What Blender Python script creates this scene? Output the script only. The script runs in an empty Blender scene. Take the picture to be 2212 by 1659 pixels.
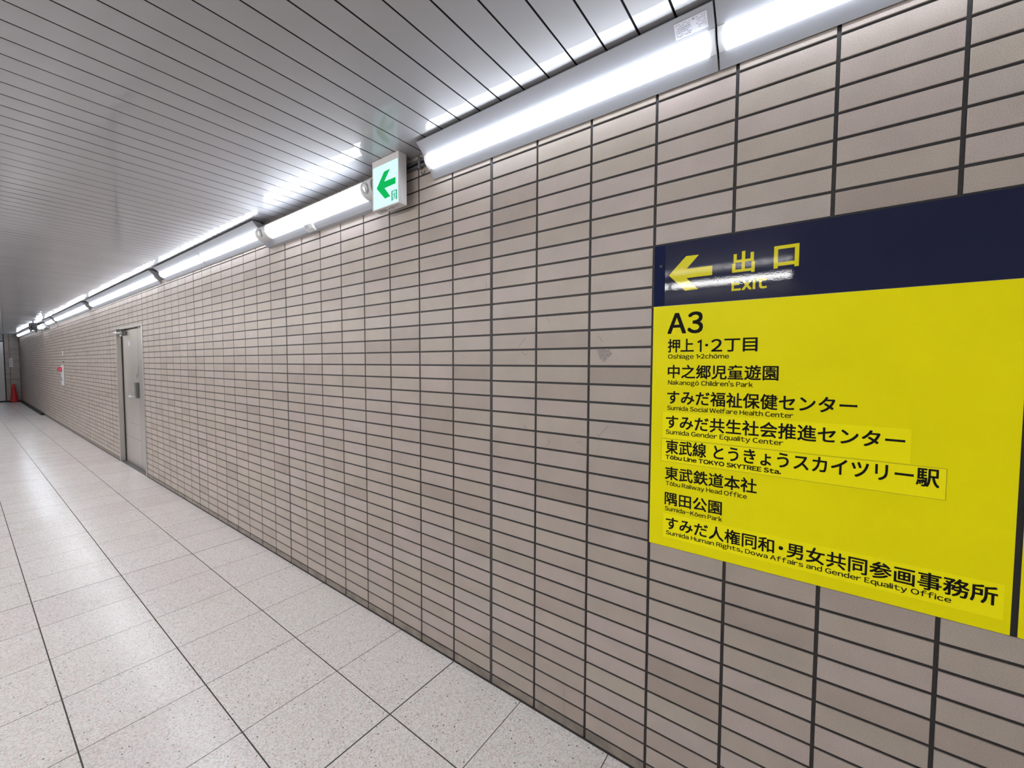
import bpy, math, random
from mathutils import Matrix, Vector

S = bpy.context.scene
COL = S.collection
PI = math.pi

# ------------------------------------------------------------------ camera, world, exposure
cd = bpy.data.cameras.new('camera')
cam = bpy.data.objects.new('camera', cd)
COL.objects.link(cam)
cd.sensor_fit = 'HORIZONTAL'
cd.sensor_width = 36.0
cd.lens = 36.0 * 881.98 / 2212.0
cd.shift_x = 0.00142
cd.shift_y = -0.00176
cd.clip_start = 0.02
cd.clip_end = 200
RT = (0.8048632, 0.5934505, 0.0034299)
DN = (0.0296430, -0.0344296, -0.9989674)
FW = (-0.5927196, 0.8041338, -0.0453028)
cam.matrix_world = Matrix(((RT[0], -DN[0], -FW[0], 1.1425), (RT[1], -DN[1], -FW[1], -1.4059),
                           (RT[2], -DN[2], -FW[2], 1.4696), (0, 0, 0, 1)))
S.camera = cam

W = bpy.data.worlds.new('world')
S.world = W
W.use_nodes = True
W.node_tree.nodes['Background'].inputs[0].default_value = (0, 0, 0, 1)
W.node_tree.nodes['Background'].inputs[1].default_value = 0

S.view_settings.view_transform = 'Standard'
S.view_settings.look = 'None'
S.view_settings.gamma = 1
S.view_settings.exposure = 1.27
S.view_settings.use_curve_mapping = False
S.cycles.max_bounces = 10
S.cycles.diffuse_bounces = 6
S.cycles.glossy_bounces = 5
S.cycles.sample_clamp_indirect = 6
S.cycles.caustics_reflective = True

LAMP = 7.6              # radiance of the lit tube covers on the tiled side
LAMP_COL = (0.84, 0.91, 1.0)
LAMP_OPP = 30.0         # opposite tubes, boosted beyond the visible ones to even the wall light
LAMP_OPP_COL = (1.0, 0.985, 0.965)

# ------------------------------------------------------------------ node helpers
def mat(name):
    m = bpy.data.materials.new(name)
    m.use_nodes = True
    return m, m.node_tree.nodes, m.node_tree.links, m.node_tree.nodes['Principled BSDF']

def plain(name, col, rough=0.5, metal=0.0, coat=0.0, coat_rough=0.1, emit=None, estr=0.0, noise=0.06, nscale=30, spec=0.5, bump=0.0, bscale=80):
    m, n, l, b = mat(name)
    b.inputs['Roughness'].default_value = rough
    b.inputs['Metallic'].default_value = metal
    b.inputs['Coat Weight'].default_value = coat
    b.inputs['Coat Roughness'].default_value = coat_rough
    b.inputs['Specular IOR Level'].default_value = spec
    tc = n.new('ShaderNodeTexCoord')
    nz = n.new('ShaderNodeTexNoise')
    nz.inputs['Scale'].default_value = nscale
    nz.inputs['Detail'].default_value = 4
    l.new(tc.outputs['Object'], nz.inputs['Vector'])
    rp = n.new('ShaderNodeValToRGB')
    rp.color_ramp.elements[0].position = 0.3
    rp.color_ramp.elements[1].position = 0.7
    rp.color_ramp.elements[0].color = tuple(c * (1 - noise) for c in col) + (1,)
    rp.color_ramp.elements[1].color = tuple(min(1, c * (1 + noise)) for c in col) + (1,)
    l.new(nz.outputs['Fac'], rp.inputs['Fac'])
    l.new(rp.outputs['Color'], b.inputs['Base Color'])
    if bump:
        bn = n.new('ShaderNodeTexNoise')
        bn.inputs['Scale'].default_value = bscale
        bn.inputs['Detail'].default_value = 2
        l.new(tc.outputs['Object'], bn.inputs['Vector'])
        bp = n.new('ShaderNodeBump')
        bp.inputs['Strength'].default_value = bump
        bp.inputs['Distance'].default_value = 0.002
        l.new(bn.outputs['Fac'], bp.inputs['Height'])
        l.new(bp.outputs['Normal'], b.inputs['Normal'])
        l.new(bp.outputs['Normal'], b.inputs['Coat Normal'])
    if emit:
        b.inputs['Emission Color'].default_value = tuple(emit) + (1,)
        b.inputs['Emission Strength'].default_value = estr
    return m

def math_node(n, l, op, a, b=None, clamp=False):
    x = n.new('ShaderNodeMath')
    x.operation = op
    x.use_clamp = clamp
    for i, v in enumerate((a, b)):
        if v is None:
            continue
        if isinstance(v, (int, float)):
            x.inputs[i].default_value = v
        else:
            l.new(v, x.inputs[i])
    return x.outputs[0]

def mixc(n, l, fac, a, b, mode='MIX'):
    x = n.new('ShaderNodeMix')
    x.data_type = 'RGBA'
    x.blend_type = mode
    for s, v in ((x.inputs[0], fac), (x.inputs[6], a), (x.inputs[7], b)):
        if isinstance(v, (int, float)):
            s.default_value = v
        elif isinstance(v, tuple):
            s.default_value = v + (1,) if len(v) == 3 else v
        else:
            l.new(v, s)
    return x.outputs[2]

def noise(n, l, vec, scale, detail=3, rough=0.5):
    x = n.new('ShaderNodeTexNoise')
    x.inputs['Scale'].default_value = scale
    x.inputs['Detail'].default_value = detail
    x.inputs['Roughness'].default_value = rough
    l.new(vec, x.inputs['Vector'])
    return x.outputs['Fac']

def ramp(n, l, fac, stops):
    r = n.new('ShaderNodeValToRGB')
    e = r.color_ramp.elements
    while len(e) < len(stops):
        e.new(0.5)
    for k, (p, c) in enumerate(stops):
        e[k].position = p
        e[k].color = (c, c, c, 1) if isinstance(c, (int, float)) else tuple(c) + (1,)
    l.new(fac, r.inputs['Fac'])
    return r.outputs['Color']

# ------------------------------------------------------------------ materials
def tile_material():
    m, n, l, b = mat('glazed_wall_tile')
    tc = n.new('ShaderNodeTexCoord').outputs['Object']
    at = n.new('ShaderNodeAttribute')
    at.attribute_name = 'tone'
    base = ramp(n, l, at.outputs['Fac'], [
        (0.0, (0.340, 0.288, 0.253)), (0.2, (0.410, 0.350, 0.320)), (0.4, (0.388, 0.337, 0.292)),
        (0.6, (0.410, 0.360, 0.312)), (0.8, (0.426, 0.360, 0.334)), (1.0, (0.406, 0.361, 0.324))])
    base.node.color_ramp.interpolation = 'LINEAR'
    fine = noise(n, l, tc, 420, 3, 0.65)
    f2 = ramp(n, l, fine, [(0.25, 0.72), (0.5, 1.0), (0.75, 1.18)])
    c = mixc(n, l, 1.0, base, f2, 'MULTIPLY')
    sp = noise(n, l, tc, 900, 2, 0.5)
    spm = ramp(n, l, sp, [(0.66, 0.0), (0.72, 1.0)])
    c = mixc(n, l, math_node(n, l, 'MULTIPLY', spm, 0.35), c, (0.20, 0.17, 0.15))
    big = ramp(n, l, noise(n, l, tc, 7, 4, 0.6), [(0.3, 0.93), (0.7, 1.05)])
    c = mixc(n, l, 1.0, c, big, 'MULTIPLY')
    l.new(c, b.inputs['Base Color'])
    l.new(ramp(n, l, noise(n, l, tc, 25, 3), [(0.3, 0.34), (0.7, 0.46)]), b.inputs['Roughness'])
    b.inputs['Specular IOR Level'].default_value = 0.45
    bp = n.new('ShaderNodeBump')
    bp.inputs['Strength'].default_value = 0.22
    bp.inputs['Distance'].default_value = 0.001
    l.new(noise(n, l, tc, 260, 3), bp.inputs['Height'])
    l.new(bp.outputs['Normal'], b.inputs['Normal'])
    return m

def floor_material():
    m, n, l, b = mat('terrazzo_floor_tile')
    tc = n.new('ShaderNodeTexCoord').outputs['Object']
    sx = n.new('ShaderNodeSeparateXYZ')
    l.new(tc, sx.inputs[0])
    P, X0, Y1 = 0.40272, -0.23788, -0.3775
    u = math_node(n, l, 'DIVIDE', math_node(n, l, 'SUBTRACT', sx.outputs[0], X0), P)
    v = math_node(n, l, 'DIVIDE', math_node(n, l, 'SUBTRACT', sx.outputs[1], Y1), P)
    def joint(t, half):
        f = math_node(n, l, 'FRACT', math_node(n, l, 'ADD', t, 0.5))
        d = math_node(n, l, 'ABSOLUTE', math_node(n, l, 'SUBTRACT', f, 0.5))
        return math_node(n, l, 'LESS_THAN', d, half)
    jx = joint(u, 0.0042)
    jy = joint(v, 0.0060)
    f6 = math_node(n, l, 'DIVIDE', u, 6.0)
    jx6 = joint(f6, 0.0012)
    j = math_node(n, l, 'MAXIMUM', math_node(n, l, 'MAXIMUM', jx, jy), jx6)
    # every tile its own tone
    cx = math_node(n, l, 'FLOOR', u)
    cy = math_node(n, l, 'FLOOR', v)
    cb = n.new('ShaderNodeCombineXYZ')
    l.new(cx, cb.inputs[0]); l.new(cy, cb.inputs[1])
    wn = n.new('ShaderNodeTexWhiteNoise')
    wn.noise_dimensions = '2D'
    l.new(cb.outputs[0], wn.inputs['Vector'])
    tone = ramp(n, l, wn.outputs['Value'], [(0, (0.79, 0.76, 0.755)), (0.5, (0.83, 0.81, 0.80)), (1, (0.815, 0.80, 0.78))])
    chips = n.new('ShaderNodeTexVoronoi')
    chips.inputs['Scale'].default_value = 190
    l.new(tc, chips.inputs['Vector'])
    sh = n.new('ShaderNodeSeparateColor')
    l.new(chips.outputs['Color'], sh.inputs[0])
    chipc = ramp(n, l, sh.outputs[0], [(0.0, (0.86, 0.70, 0.66)), (0.25, (1.0, 0.96, 0.94)), (0.6, (1.10, 1.10, 1.08)), (0.9, (0.86, 0.87, 0.88)), (1.0, (0.70, 0.70, 0.70))])
    c = mixc(n, l, 0.95, tone, mixc(n, l, 1.0, tone, chipc, 'MULTIPLY'))
    v2 = n.new('ShaderNodeTexVoronoi')
    v2.inputs['Scale'].default_value = 170
    l.new(tc, v2.inputs['Vector'])
    s2 = n.new('ShaderNodeSeparateColor')
    l.new(v2.outputs['Color'], s2.inputs[0])
    dark = math_node(n, l, 'MULTIPLY', math_node(n, l, 'GREATER_THAN', s2.outputs[1], 0.80), math_node(n, l, 'LESS_THAN', v2.outputs['Distance'], 0.30))
    c = mixc(n, l, math_node(n, l, 'MULTIPLY', dark, 0.6), c, (0.19, 0.18, 0.17))
    v3 = n.new('ShaderNodeTexVoronoi')
    v3.inputs['Scale'].default_value = 42
    l.new(tc, v3.inputs['Vector'])
    s3 = n.new('ShaderNodeSeparateColor')
    l.new(v3.outputs['Color'], s3.inputs[0])
    blk = math_node(n, l, 'MULTIPLY', math_node(n, l, 'GREATER_THAN', s3.outputs[2], 0.9), math_node(n, l, 'LESS_THAN', v3.outputs['Distance'], 0.13))
    c = mixc(n, l, math_node(n, l, 'MULTIPLY', blk, 0.85), c, (0.06, 0.055, 0.05))
    # yellowish worn marks
    st = ramp(n, l, noise(n, l, tc, 2.6, 5, 0.6), [(0.56, 0.0), (0.75, 1.0)])
    c = mixc(n, l, math_node(n, l, 'MULTIPLY', st, 0.35), c, (0.60, 0.55, 0.46))
    c = mixc(n, l, j, c, (0.055, 0.05, 0.05))
    l.new(c, b.inputs['Base Color'])
    rg = ramp(n, l, noise(n, l, tc, 5, 4, 0.6), [(0.3, 0.19), (0.7, 0.25)])
    r2 = mixc(n, l, j, rg, (0.8, 0.8, 0.8))
    l.new(r2, b.inputs['Roughness'])
    b.inputs['Specular IOR Level'].default_value = 0.5
    bp = n.new('ShaderNodeBump')
    bp.inputs['Strength'].default_value = 0.25
    bp.inputs['Distance'].default_value = 0.001
    h = math_node(n, l, 'SUBTRACT', math_node(n, l, 'MULTIPLY', noise(n, l, tc, 160, 2), 0.35), j)
    l.new(h, bp.inputs['Height'])
    l.new(bp.outputs['Normal'], b.inputs['Normal'])
    return m

def steel_material(name, col=(0.53, 0.51, 0.49), rough=0.33, vert=True):
    m, n, l, b = mat(name)
    tc = n.new('ShaderNodeTexCoord').outputs['Object']
    mp = n.new('ShaderNodeMapping')
    mp.inputs['Scale'].default_value = (60, 60, 1.5) if vert else (1.5, 60, 60)
    l.new(tc, mp.inputs['Vector'])
    g = noise(n, l, mp.outputs['Vector'], 6, 4)
    c = mixc(n, l, g, tuple(x * 0.97 for x in col), tuple(min(1, x * 1.03) for x in col))
    l.new(c, b.inputs['Base Color'])
    b.inputs['Metallic'].default_value = 0.75
    l.new(ramp(n, l, g, [(0.3, rough - 0.01), (0.7, rough + 0.02)]), b.inputs['Roughness'])
    return m

M = {}
M['tile'] = tile_material()
M['floor'] = floor_material()
M['grout'] = plain('dark_grout', (0.020, 0.018, 0.019), 0.55, noise=0.25, nscale=90)
M['sealant'] = plain('joint_sealant', (0.045, 0.047, 0.054), 0.62, noise=0.15, nscale=50)
M['base_tile'] = plain('grimy_base_tile', (0.215, 0.185, 0.158), 0.5, noise=0.3, nscale=14)
M['base_gap'] = plain('black_base_joint', (0.022, 0.019, 0.018), 0.8, noise=0.2)
M['ceiling'] = plain('enamelled_ceiling_strip', (0.37, 0.375, 0.40), 0.42, coat=0.75, coat_rough=0.020, noise=0.02, nscale=3)
M['ceil_back_and_shade'] = plain('ceiling_void_and_groove_shade', (0.03, 0.028, 0.028), 0.8)
M['white_enamel'] = plain('white_enamel', (0.31, 0.32, 0.35), 0.38, noise=0.015, nscale=8)
M['white_plastic'] = plain('white_plastic', (0.56, 0.57, 0.58), 0.35, noise=0.015)
M['lens'] = plain('lit_tube_cover', (0.9, 0.9, 0.9), 0.3, emit=LAMP_COL, estr=LAMP, noise=0.0)
M['lens_opposite'] = plain('lit_tube_cover_opposite_boosted', (0.9, 0.9, 0.9), 0.3, emit=LAMP_OPP_COL, estr=LAMP_OPP, noise=0.0)
M['lens_end'] = plain('tube_cover_end', (0.70, 0.73, 0.78), 0.3, noise=0.0, emit=LAMP_COL, estr=0.06)
M['dark_plastic'] = plain('dark_plastic', (0.03, 0.03, 0.033), 0.5)
M['grey_plastic'] = plain('grey_plastic', (0.33, 0.33, 0.34), 0.45)
M['ink'] = plain('printed_ink', (0.008, 0.008, 0.008), 0.6, noise=0.0, spec=0.08)
M['grey_ink'] = plain('grey_print', (0.28, 0.30, 0.36), 0.5, noise=0.0)
M['label_film'] = plain('label_film', (0.62, 0.63, 0.70), 0.4, noise=0.0)
M['navy'] = plain('navy_sign_film', (0.007, 0.010, 0.040), 0.6, coat=0.34, coat_rough=0.007, noise=0.05, nscale=4, bump=0.011, bscale=300, spec=0.15)
M['navy_patch'] = plain('navy_patch_film', (0.008, 0.013, 0.052), 0.6, noise=0.05, spec=0.08)
M['yellow'] = plain('yellow_sign_film', (0.84, 0.775, 0.002), 0.42, noise=0.03, nscale=5, spec=0.10)
M['yellow_sticker'] = plain('yellow_sticker_film', (0.93, 0.86, 0.004), 0.45, noise=0.01, nscale=5, spec=0.10)
M['yellow_letter'] = plain('yellow_letter_film', (0.72, 0.66, 0.01), 0.6, coat=0.34, coat_rough=0.007, noise=0.0, bump=0.011, bscale=300, spec=0.15)
M['sticker_edge'] = plain('sticker_edge_line', (0.16, 0.12, 0.01), 0.5, noise=0.0)
M['sign_edge'] = plain('aluminium_edge', (0.25, 0.25, 0.26), 0.4, metal=0.6)
M['steel'] = steel_material('brushed_steel')
M['steel_wall'] = steel_material('steel_cladding', (0.36, 0.36, 0.37), 0.25)
M['conduit'] = plain('conduit_grey', (0.07, 0.07, 0.075), 0.5)
M['steel_door'] = steel_material('door_steel', (0.60, 0.565, 0.535), 0.32)
M['steel_dark'] = plain('sill_steel', (0.20, 0.20, 0.20), 0.4, metal=0.7)
M['chrome'] = plain('polished_steel', (0.85, 0.85, 0.84), 0.3, metal=1.0, noise=0.0)
M['exit_face'] = plain('lit_exit_face', (0.38, 0.50, 0.52), 0.3, emit=(0.50, 0.80, 0.84), estr=0.36, noise=0.0)
M['exit_green'] = plain('lit_exit_green', (0.0, 0.11, 0.035), 0.5, spec=0.05, emit=(0.0, 0.50, 0.09), estr=0.34, noise=0.0)
M['exit_dark_green'] = plain('lit_exit_pictogram_green', (0.0, 0.2, 0.1), 0.3, emit=(0.0, 0.24, 0.14), estr=0.45, noise=0.0)
M['exit_body'] = plain('exit_body_grey', (0.66, 0.64, 0.63), 0.45, noise=0.02)
M['red_plastic'] = plain('red_cone_plastic', (0.55, 0.02, 0.025), 0.4, noise=0.08)
M['red_lamp'] = plain('red_lamp_glass', (0.50, 0.01, 0.05), 0.15, coat=1.0, noise=0.0)
M['black_rubber'] = plain('black_rubber', (0.015, 0.014, 0.014), 0.7)
M['paper'] = plain('notice_paper', (0.72, 0.68, 0.70), 0.6, noise=0.01)
M['smudge'] = plain('grey_smudge', (0.15, 0.125, 0.12), 0.7, noise=0.5, nscale=260)
M['smudge_soft'] = plain('soft_smudge', (0.36, 0.30, 0.26), 0.6, noise=0.3, nscale=160)
M['pale_wall'] = plain('pale_wall', (0.62, 0.60, 0.59), 0.45, noise=0.04)

# ------------------------------------------------------------------ mesh helpers
class MB:
    def __init__(self):
        self.v, self.f, self.m = [], [], []
    def face(self, pts, mi=0):
        b = len(self.v)
        self.v += [tuple(p) for p in pts]
        self.f.append(tuple(range(b, b + len(pts))))
        self.m.append(mi)
    def box(self, x0, x1, y0, y1, z0, z1, mi=0, bev=0.0):
        if bev <= 0:
            b = len(self.v)
            self.v += [(x0, y0, z0), (x1, y0, z0), (x1, y1, z0), (x0, y1, z0), (x0, y0, z1), (x1, y0, z1), (x1, y1, z1), (x0, y1, z1)]
            for q in ((0, 3, 2, 1), (4, 5, 6, 7), (0, 1, 5, 4), (1, 2, 6, 5), (2, 3, 7, 6), (3, 0, 4, 7)):
                self.f.append(tuple(b + i for i in q)); self.m.append(mi)
        else:
            e = bev
            b = len(self.v)
            X, Y, Z = (x0, x1), (y0, y1), (z0, z1)
            idx = {}
            for i in (0, 1):
                for j in (0, 1):
                    for k in (0, 1):
                        s = (1 - 2 * i, 1 - 2 * j, 1 - 2 * k)
                        p = (X[i], Y[j], Z[k])
                        for a in range(3):
                            q = [p[t] + (0 if t == a else s[t] * e) for t in range(3)]
                            idx[(i, j, k, a)] = len(self.v)
                            self.v.append(tuple(q))
            def add(q):
                self.f.append(tuple(q)); self.m.append(mi)
            for i in (0, 1):
                q = [idx[(i, 0, 0, 0)], idx[(i, 1, 0, 0)], idx[(i, 1, 1, 0)], idx[(i, 0, 1, 0)]]
                add(q if i else q[::-1])
                q = [idx[(0, i, 0, 1)], idx[(0, i, 1, 1)], idx[(1, i, 1, 1)], idx[(1, i, 0, 1)]]
                add(q if i else q[::-1])
                q = [idx[(0, 0, i, 2)], idx[(1, 0, i, 2)], idx[(1, 1, i, 2)], idx[(0, 1, i, 2)]]
                add(q if i else q[::-1])
            for i in (0, 1):
                for j in (0, 1):
                    fl = (i == j)
                    q = [idx[(i, j, 0, 0)], idx[(i, j, 0, 1)], idx[(i, j, 1, 1)], idx[(i, j, 1, 0)]]
                    add(q if fl else q[::-1])
                    q = [idx[(i, 0, j, 0)], idx[(i, 0, j, 2)], idx[(i, 1, j, 2)], idx[(i, 1, j, 0)]]
                    add(q[::-1] if fl else q)
                    q = [idx[(0, i, j, 1)], idx[(0, i, j, 2)], idx[(1, i, j, 2)], idx[(1, i, j, 1)]]
                    add(q if fl else q[::-1])
                    for k in (0, 1):
                        q = [idx[(i, j, k, 0)], idx[(i, j, k, 1)], idx[(i, j, k, 2)]]
                        add(q if (i + j + k) % 2 else q[::-1])
    def extrude_x(self, prof, x0, x1, mi=0, closed=True, caps=True):
        n = len(prof)
        b = len(self.v)
        self.v += [(x0, p[0], p[1]) for p in prof] + [(x1, p[0], p[1]) for p in prof]
        for i in range(n if closed else n - 1):
            j = (i + 1) % n
            self.f.append((b + i, b + j, b + n + j, b + n + i)); self.m.append(mi)
        if caps:
            self.f.append(tuple(b + i for i in range(n))[::-1]); self.m.append(mi)
            self.f.append(tuple(b + n + i for i in range(n))); self.m.append(mi)
    def plate(self, pts, y, th, mi=0):
        """polygon given in (x, z) on a plane facing -y, with thickness th behind it"""
        n = len(pts)
        b = len(self.v)
        self.v += [(p[0], y, p[1]) for p in pts] + [(p[0], y + th, p[1]) for p in pts]
        self.f.append(tuple(b + i for i in range(n))); self.m.append(mi)
        self.f.append(tuple(b + n + i for i in range(n))[::-1]); self.m.append(mi)
        for i in range(n):
            j = (i + 1) % n
            self.f.append((b + i, b + n + i, b + n + j, b + j)); self.m.append(mi)
    def lathe(self, prof, c, axis='z', seg=24, mi=0):
        """prof = [(radius, height)], around an axis through c"""
        b = len(self.v)
        for r, h in prof:
            for k in range(seg):
                a = 2 * PI * k / seg
                u, w = r * math.cos(a), r * math.sin(a)
                if axis == 'z': p = (c[0] + u, c[1] + w, c[2] + h)
                elif axis == 'y': p = (c[0] + u, c[1] + h, c[2] + w)
                else: p = (c[0] + h, c[1] + u, c[2] + w)
                self.v.append(p)
        for i in range(len(prof) - 1):
            for k in range(seg):
                k2 = (k + 1) % seg
                self.f.append((b + i * seg + k, b + i * seg + k2, b + (i + 1) * seg + k2, b + (i + 1) * seg + k)); self.m.append(mi)
        self.f.append(tuple(b + k for k in range(seg))[::-1]); self.m.append(mi)
        self.f.append(tuple(b + (len(prof) - 1) * seg + k for k in range(seg))); self.m.append(mi)
    def tube(self, a, c, r, seg=12, mi=0):
        a, c = Vector(a), Vector(c)
        d = (c - a).normalized()
        u = d.orthogonal().normalized()
        w = d.cross(u)
        b = len(self.v)
        for p in (a, c):
            for k in range(seg):
                t = 2 * PI * k / seg
                self.v.append(tuple(p + u * math.cos(t) * r + w * math.sin(t) * r))
        for k in range(seg):
            k2 = (k + 1) % seg
            self.f.append((b + k, b + k2, b + seg + k2, b + seg + k)); self.m.append(mi)
        self.f.append(tuple(b + k for k in range(seg))[::-1]); self.m.append(mi)
        self.f.append(tuple(b + seg + k for k in range(seg))); self.m.append(mi)
    def build(self, name, mats, parent=None, smooth=False, recalc=True):
        me = bpy.data.meshes.new(name)
        me.from_pydata(self.v, [], self.f)
        if not isinstance(mats, (list, tuple)):
            mats = [mats]
        for x in mats:
            me.materials.append(x)
        me.polygons.foreach_set('material_index', self.m)
        if recalc:
            import bmesh
            bm = bmesh.new(); bm.from_mesh(me)
            bmesh.ops.recalc_face_normals(bm, faces=bm.faces)
            bm.to_mesh(me); bm.free()
        if smooth:
            me.polygons.foreach_set('use_smooth', [True] * len(me.polygons))
            try:
                me.set_sharp_from_angle(angle=math.radians(35))
            except Exception:
                pass
        me.update()
        o = bpy.data.objects.new(name, me)
        COL.objects.link(o)
        if parent is not None:
            o.parent = parent
            if parent.type == 'EMPTY' or parent.location.length > 0:
                o.matrix_parent_inverse = Matrix.Translation(-world_loc(parent))
        return o

def world_loc(o):
    p = o.location.copy()
    return p

def thing(name, label, cat, loc=(0, 0, 0), group=None):
    o = bpy.data.objects.new(name, None)
    o.empty_display_size = 0.05
    COL.objects.link(o)
    o.location = loc
    o['label'] = label
    o['category'] = cat
    if group:
        o['group'] = group
    return o

def structure(o):
    o['kind'] = 'structure'
    return o

rnd = random.Random(7)
H = 2.503          # ceiling height
CP, RP, Z0 = 0.235, 0.06721, 1.4611   # tile column pitch, row pitch, height of the reference joint

# ------------------------------------------------------------------ tiled walls
def tile_wall(x0, x1, holes, place, name, seed=3):
    """place(u, d, z) maps run, depth behind the face and height to a point"""
    r = random.Random(seed)
    V, F, MI, T = [], [], [], []
    def quad(pts, mi, t):
        b = len(V)
        V.extend(place(*p) for p in pts)
        F.append((b, b + 1, b + 2, b + 3)); MI.append(mi); T.append(t)
    def tile(a, c, z0, z1, t, mi):
        e, d1, d2 = 0.0010, 0.0010, 0.0065
        b = len(V)
        for (i, dd) in ((e, 0.0), (0.0, d1), (0.0, d2)):
            for (u, z) in ((a + i, z0 + i), (c - i, z0 + i), (c - i, z1 - i), (a + i, z1 - i)):
                V.append(place(u, dd, z))
        fs = [(0, 1, 2, 3)]
        for k in range(4):
            k2 = (k + 1) % 4
            fs.append((k, 4 + k, 4 + k2, k2))
            fs.append((4 + k, 8 + k, 8 + k2, 4 + k2))
        for q in fs:
            F.append(tuple(b + i for i in q)); MI.append(mi); T.append(t)
    c0, c1 = math.floor(x0 / CP), math.ceil(x1 / CP)
    for c in range(c0, c1):
        ja = 0.0072 if c % 8 == 0 else 0.0047
        jb = 0.0072 if (c + 1) % 8 == 0 else 0.0047
        a, b_ = max(x0, c * CP + ja), min(x1, (c + 1) * CP - jb)
        if b_ - a < 0.006:
            continue
        for rr in range(-22, 16):
            z0, z1 = Z0 + rr * RP + 0.0040, Z0 + (rr + 1) * RP - 0.0040
            mi = 0
            if rr == -22:
                z0, mi = 0.011, 2
            z1 = min(z1, H + 0.02)
            t = r.random()
            rects = [(a, b_, z0, z1)]
            for (hx0, hx1, hz0, hz1) in holes:
                nr = []
                for (p, q, s, w) in rects:
                    if q <= hx0 or p >= hx1 or w <= hz0 or s >= hz1:
                        nr.append((p, q, s, w)); continue
                    if p < hx0: nr.append((p, hx0, s, w))
                    if q > hx1: nr.append((hx1, q, s, w))
                    if w > hz1: nr.append((max(p, hx0), min(q, hx1), hz1, w))
                rects = nr
            for (p, q, s, w) in rects:
                if q - p > 0.004 and w - s > 0.004:
                    tile(p, q, s, w, t, mi)
    # grout bed, expansion joint sealant, black joint along the floor
    segs = [(x0, x1, 0.0, H + 0.02)]
    for (hx0, hx1, hz0, hz1) in holes:
        n2 = []
        for (p, q, s, w) in segs:
            n2 += [(p, hx0, s, w), (hx1, q, s, w), (hx0, hx1, hz1, w)]
        segs = n2
    for (p, q, s, w) in segs:
        quad([(p, 0.0042, s), (q, 0.0042, s), (q, 0.0042, w), (p, 0.0042, w)], 1, 0)
        if s == 0.0:
            quad([(p, 0.0005, 0.0), (q, 0.0005, 0.0), (q, 0.0005, 0.0112), (p, 0.0005, 0.0112)], 4, 0)
    for c in range(c0, c1 + 1):
        if c % 8 == 0 and x0 < c * CP < x1:
            top = H
            bot = 0.0
            for (hx0, hx1, hz0, hz1) in holes:
                if hx0 - 0.007 < c * CP < hx1 + 0.007:
                    bot = hz1
            u = c * CP
            pts = [(u - 0.0068, 0.004), (u - 0.0045, 0.0012), (u + 0.0045, 0.0012), (u + 0.0068, 0.004)]
            for i in range(3):
                (ua, da), (ub, db) = pts[i], pts[i + 1]
                quad([(ua, da, bot), (ub, db, bot), (ub, db, top), (ua, da, top)], 3, 0)
    me = bpy.data.meshes.new(name)
    me.from_pydata(V, [], F)
    for k in ('tile', 'grout', 'base_tile', 'sealant', 'base_gap'):
        me.materials.append(M[k])
    me.polygons.foreach_set('material_index', MI)
    at = me.attributes.new('tone', 'FLOAT', 'FACE')
    at.data.foreach_set('value', T)
    me.update()
    o = bpy.data.objects.new(name, me)
    COL.objects.link(o)
    return structure(o)

XF, XE, YL = -22.6, 6.0, -3.9      # far end, near end, opposite wall
DOOR = (-7.105, -5.672, 0.0, 1.966)
wall = tile_wall(XF, XE, [DOOR], lambda u, d, z: (u, d, z), 'wall_right')
wfar = tile_wall(-0.345, 0.0, [], lambda u, d, z: (XF - d, u, z), 'wall_far', 11)

# masonry behind the tiles, the rest of the shell
b = MB()
b.box(XF - 0.3, DOOR[0] - 0.13, 0.0066, 0.26, 0, H + 0.1)
b.box(DOOR[1], XE, 0.0066, 0.26, 0, H + 0.1)
b.box(DOOR[0] - 0.13, DOOR[1], 0.0066, 0.26, DOOR[3] + 0.001, H + 0.1)
structure(b.build('wall_core', M['grout']))
b = MB(); b.box(XF - 0.3, XE, YL - 0.2, 0.3, -0.12, 0.0)
structure(b.build('floor', M['floor']))
b = MB(); b.box(XF, XE, YL - 0.2, YL, 0, H + 0.1)
structure(b.build('wall_left', M['pale_wall']))
b = MB(); b.box(XE, XE + 0.2, YL - 0.2, 0.26, 0, H + 0.1)
structure(b.build('wall_near_added', M['pale_wall']))  # end wall added out of view to keep the light inside

# ceiling: long enamelled strips laid across the passage, slightly dished, dark gaps between
b = MB()
PW = 0.1098
k0, k1 = math.floor((XF - 0.237) / PW), math.ceil((XE - 0.237) / PW)
for k in range(k0, k1):
    xa, xb = 0.237 + k * PW + 0.0032, 0.237 + (k + 1) * PW - 0.0032
    xa, xb = max(xa, XF), min(xb, XE)
    if xb - xa < 0.02:
        continue
    tilt = rnd.uniform(-0.0003, 0.0003)
    n = 8
    prof = [(xa, H + 0.012), (xa, H + 0.0008)]
    for i in range(n + 1):
        t = i / n
        x = xa + 0.0006 + (xb - xa - 0.0012) * t
        prof.append((x, H - 0.0007 * (1 - (2 * t - 1) ** 2) * 0.6 + tilt * (2 * t - 1)))
    prof += [(xb, H + 0.0008), (xb, H + 0.012)]
    base = len(b.v)
    m_ = len(prof)
    b.v += [(p[0], YL, p[1]) for p in prof] + [(p[0], -0.001, p[1]) for p in prof]
    for i in range(m_ - 1):
        b.f.append((base + i, base + i + 1, base + m_ + i + 1, base + m_ + i)); b.m.append(1 if i in (0, m_ - 2) else 0)  # enamel sides coloured dark to stand in for shade in the grooves
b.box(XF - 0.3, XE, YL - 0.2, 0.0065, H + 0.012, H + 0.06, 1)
structure(b.build('ceiling', [M['ceiling'], M['ceil_back_and_shade']], smooth=True, recalc=False))

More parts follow.
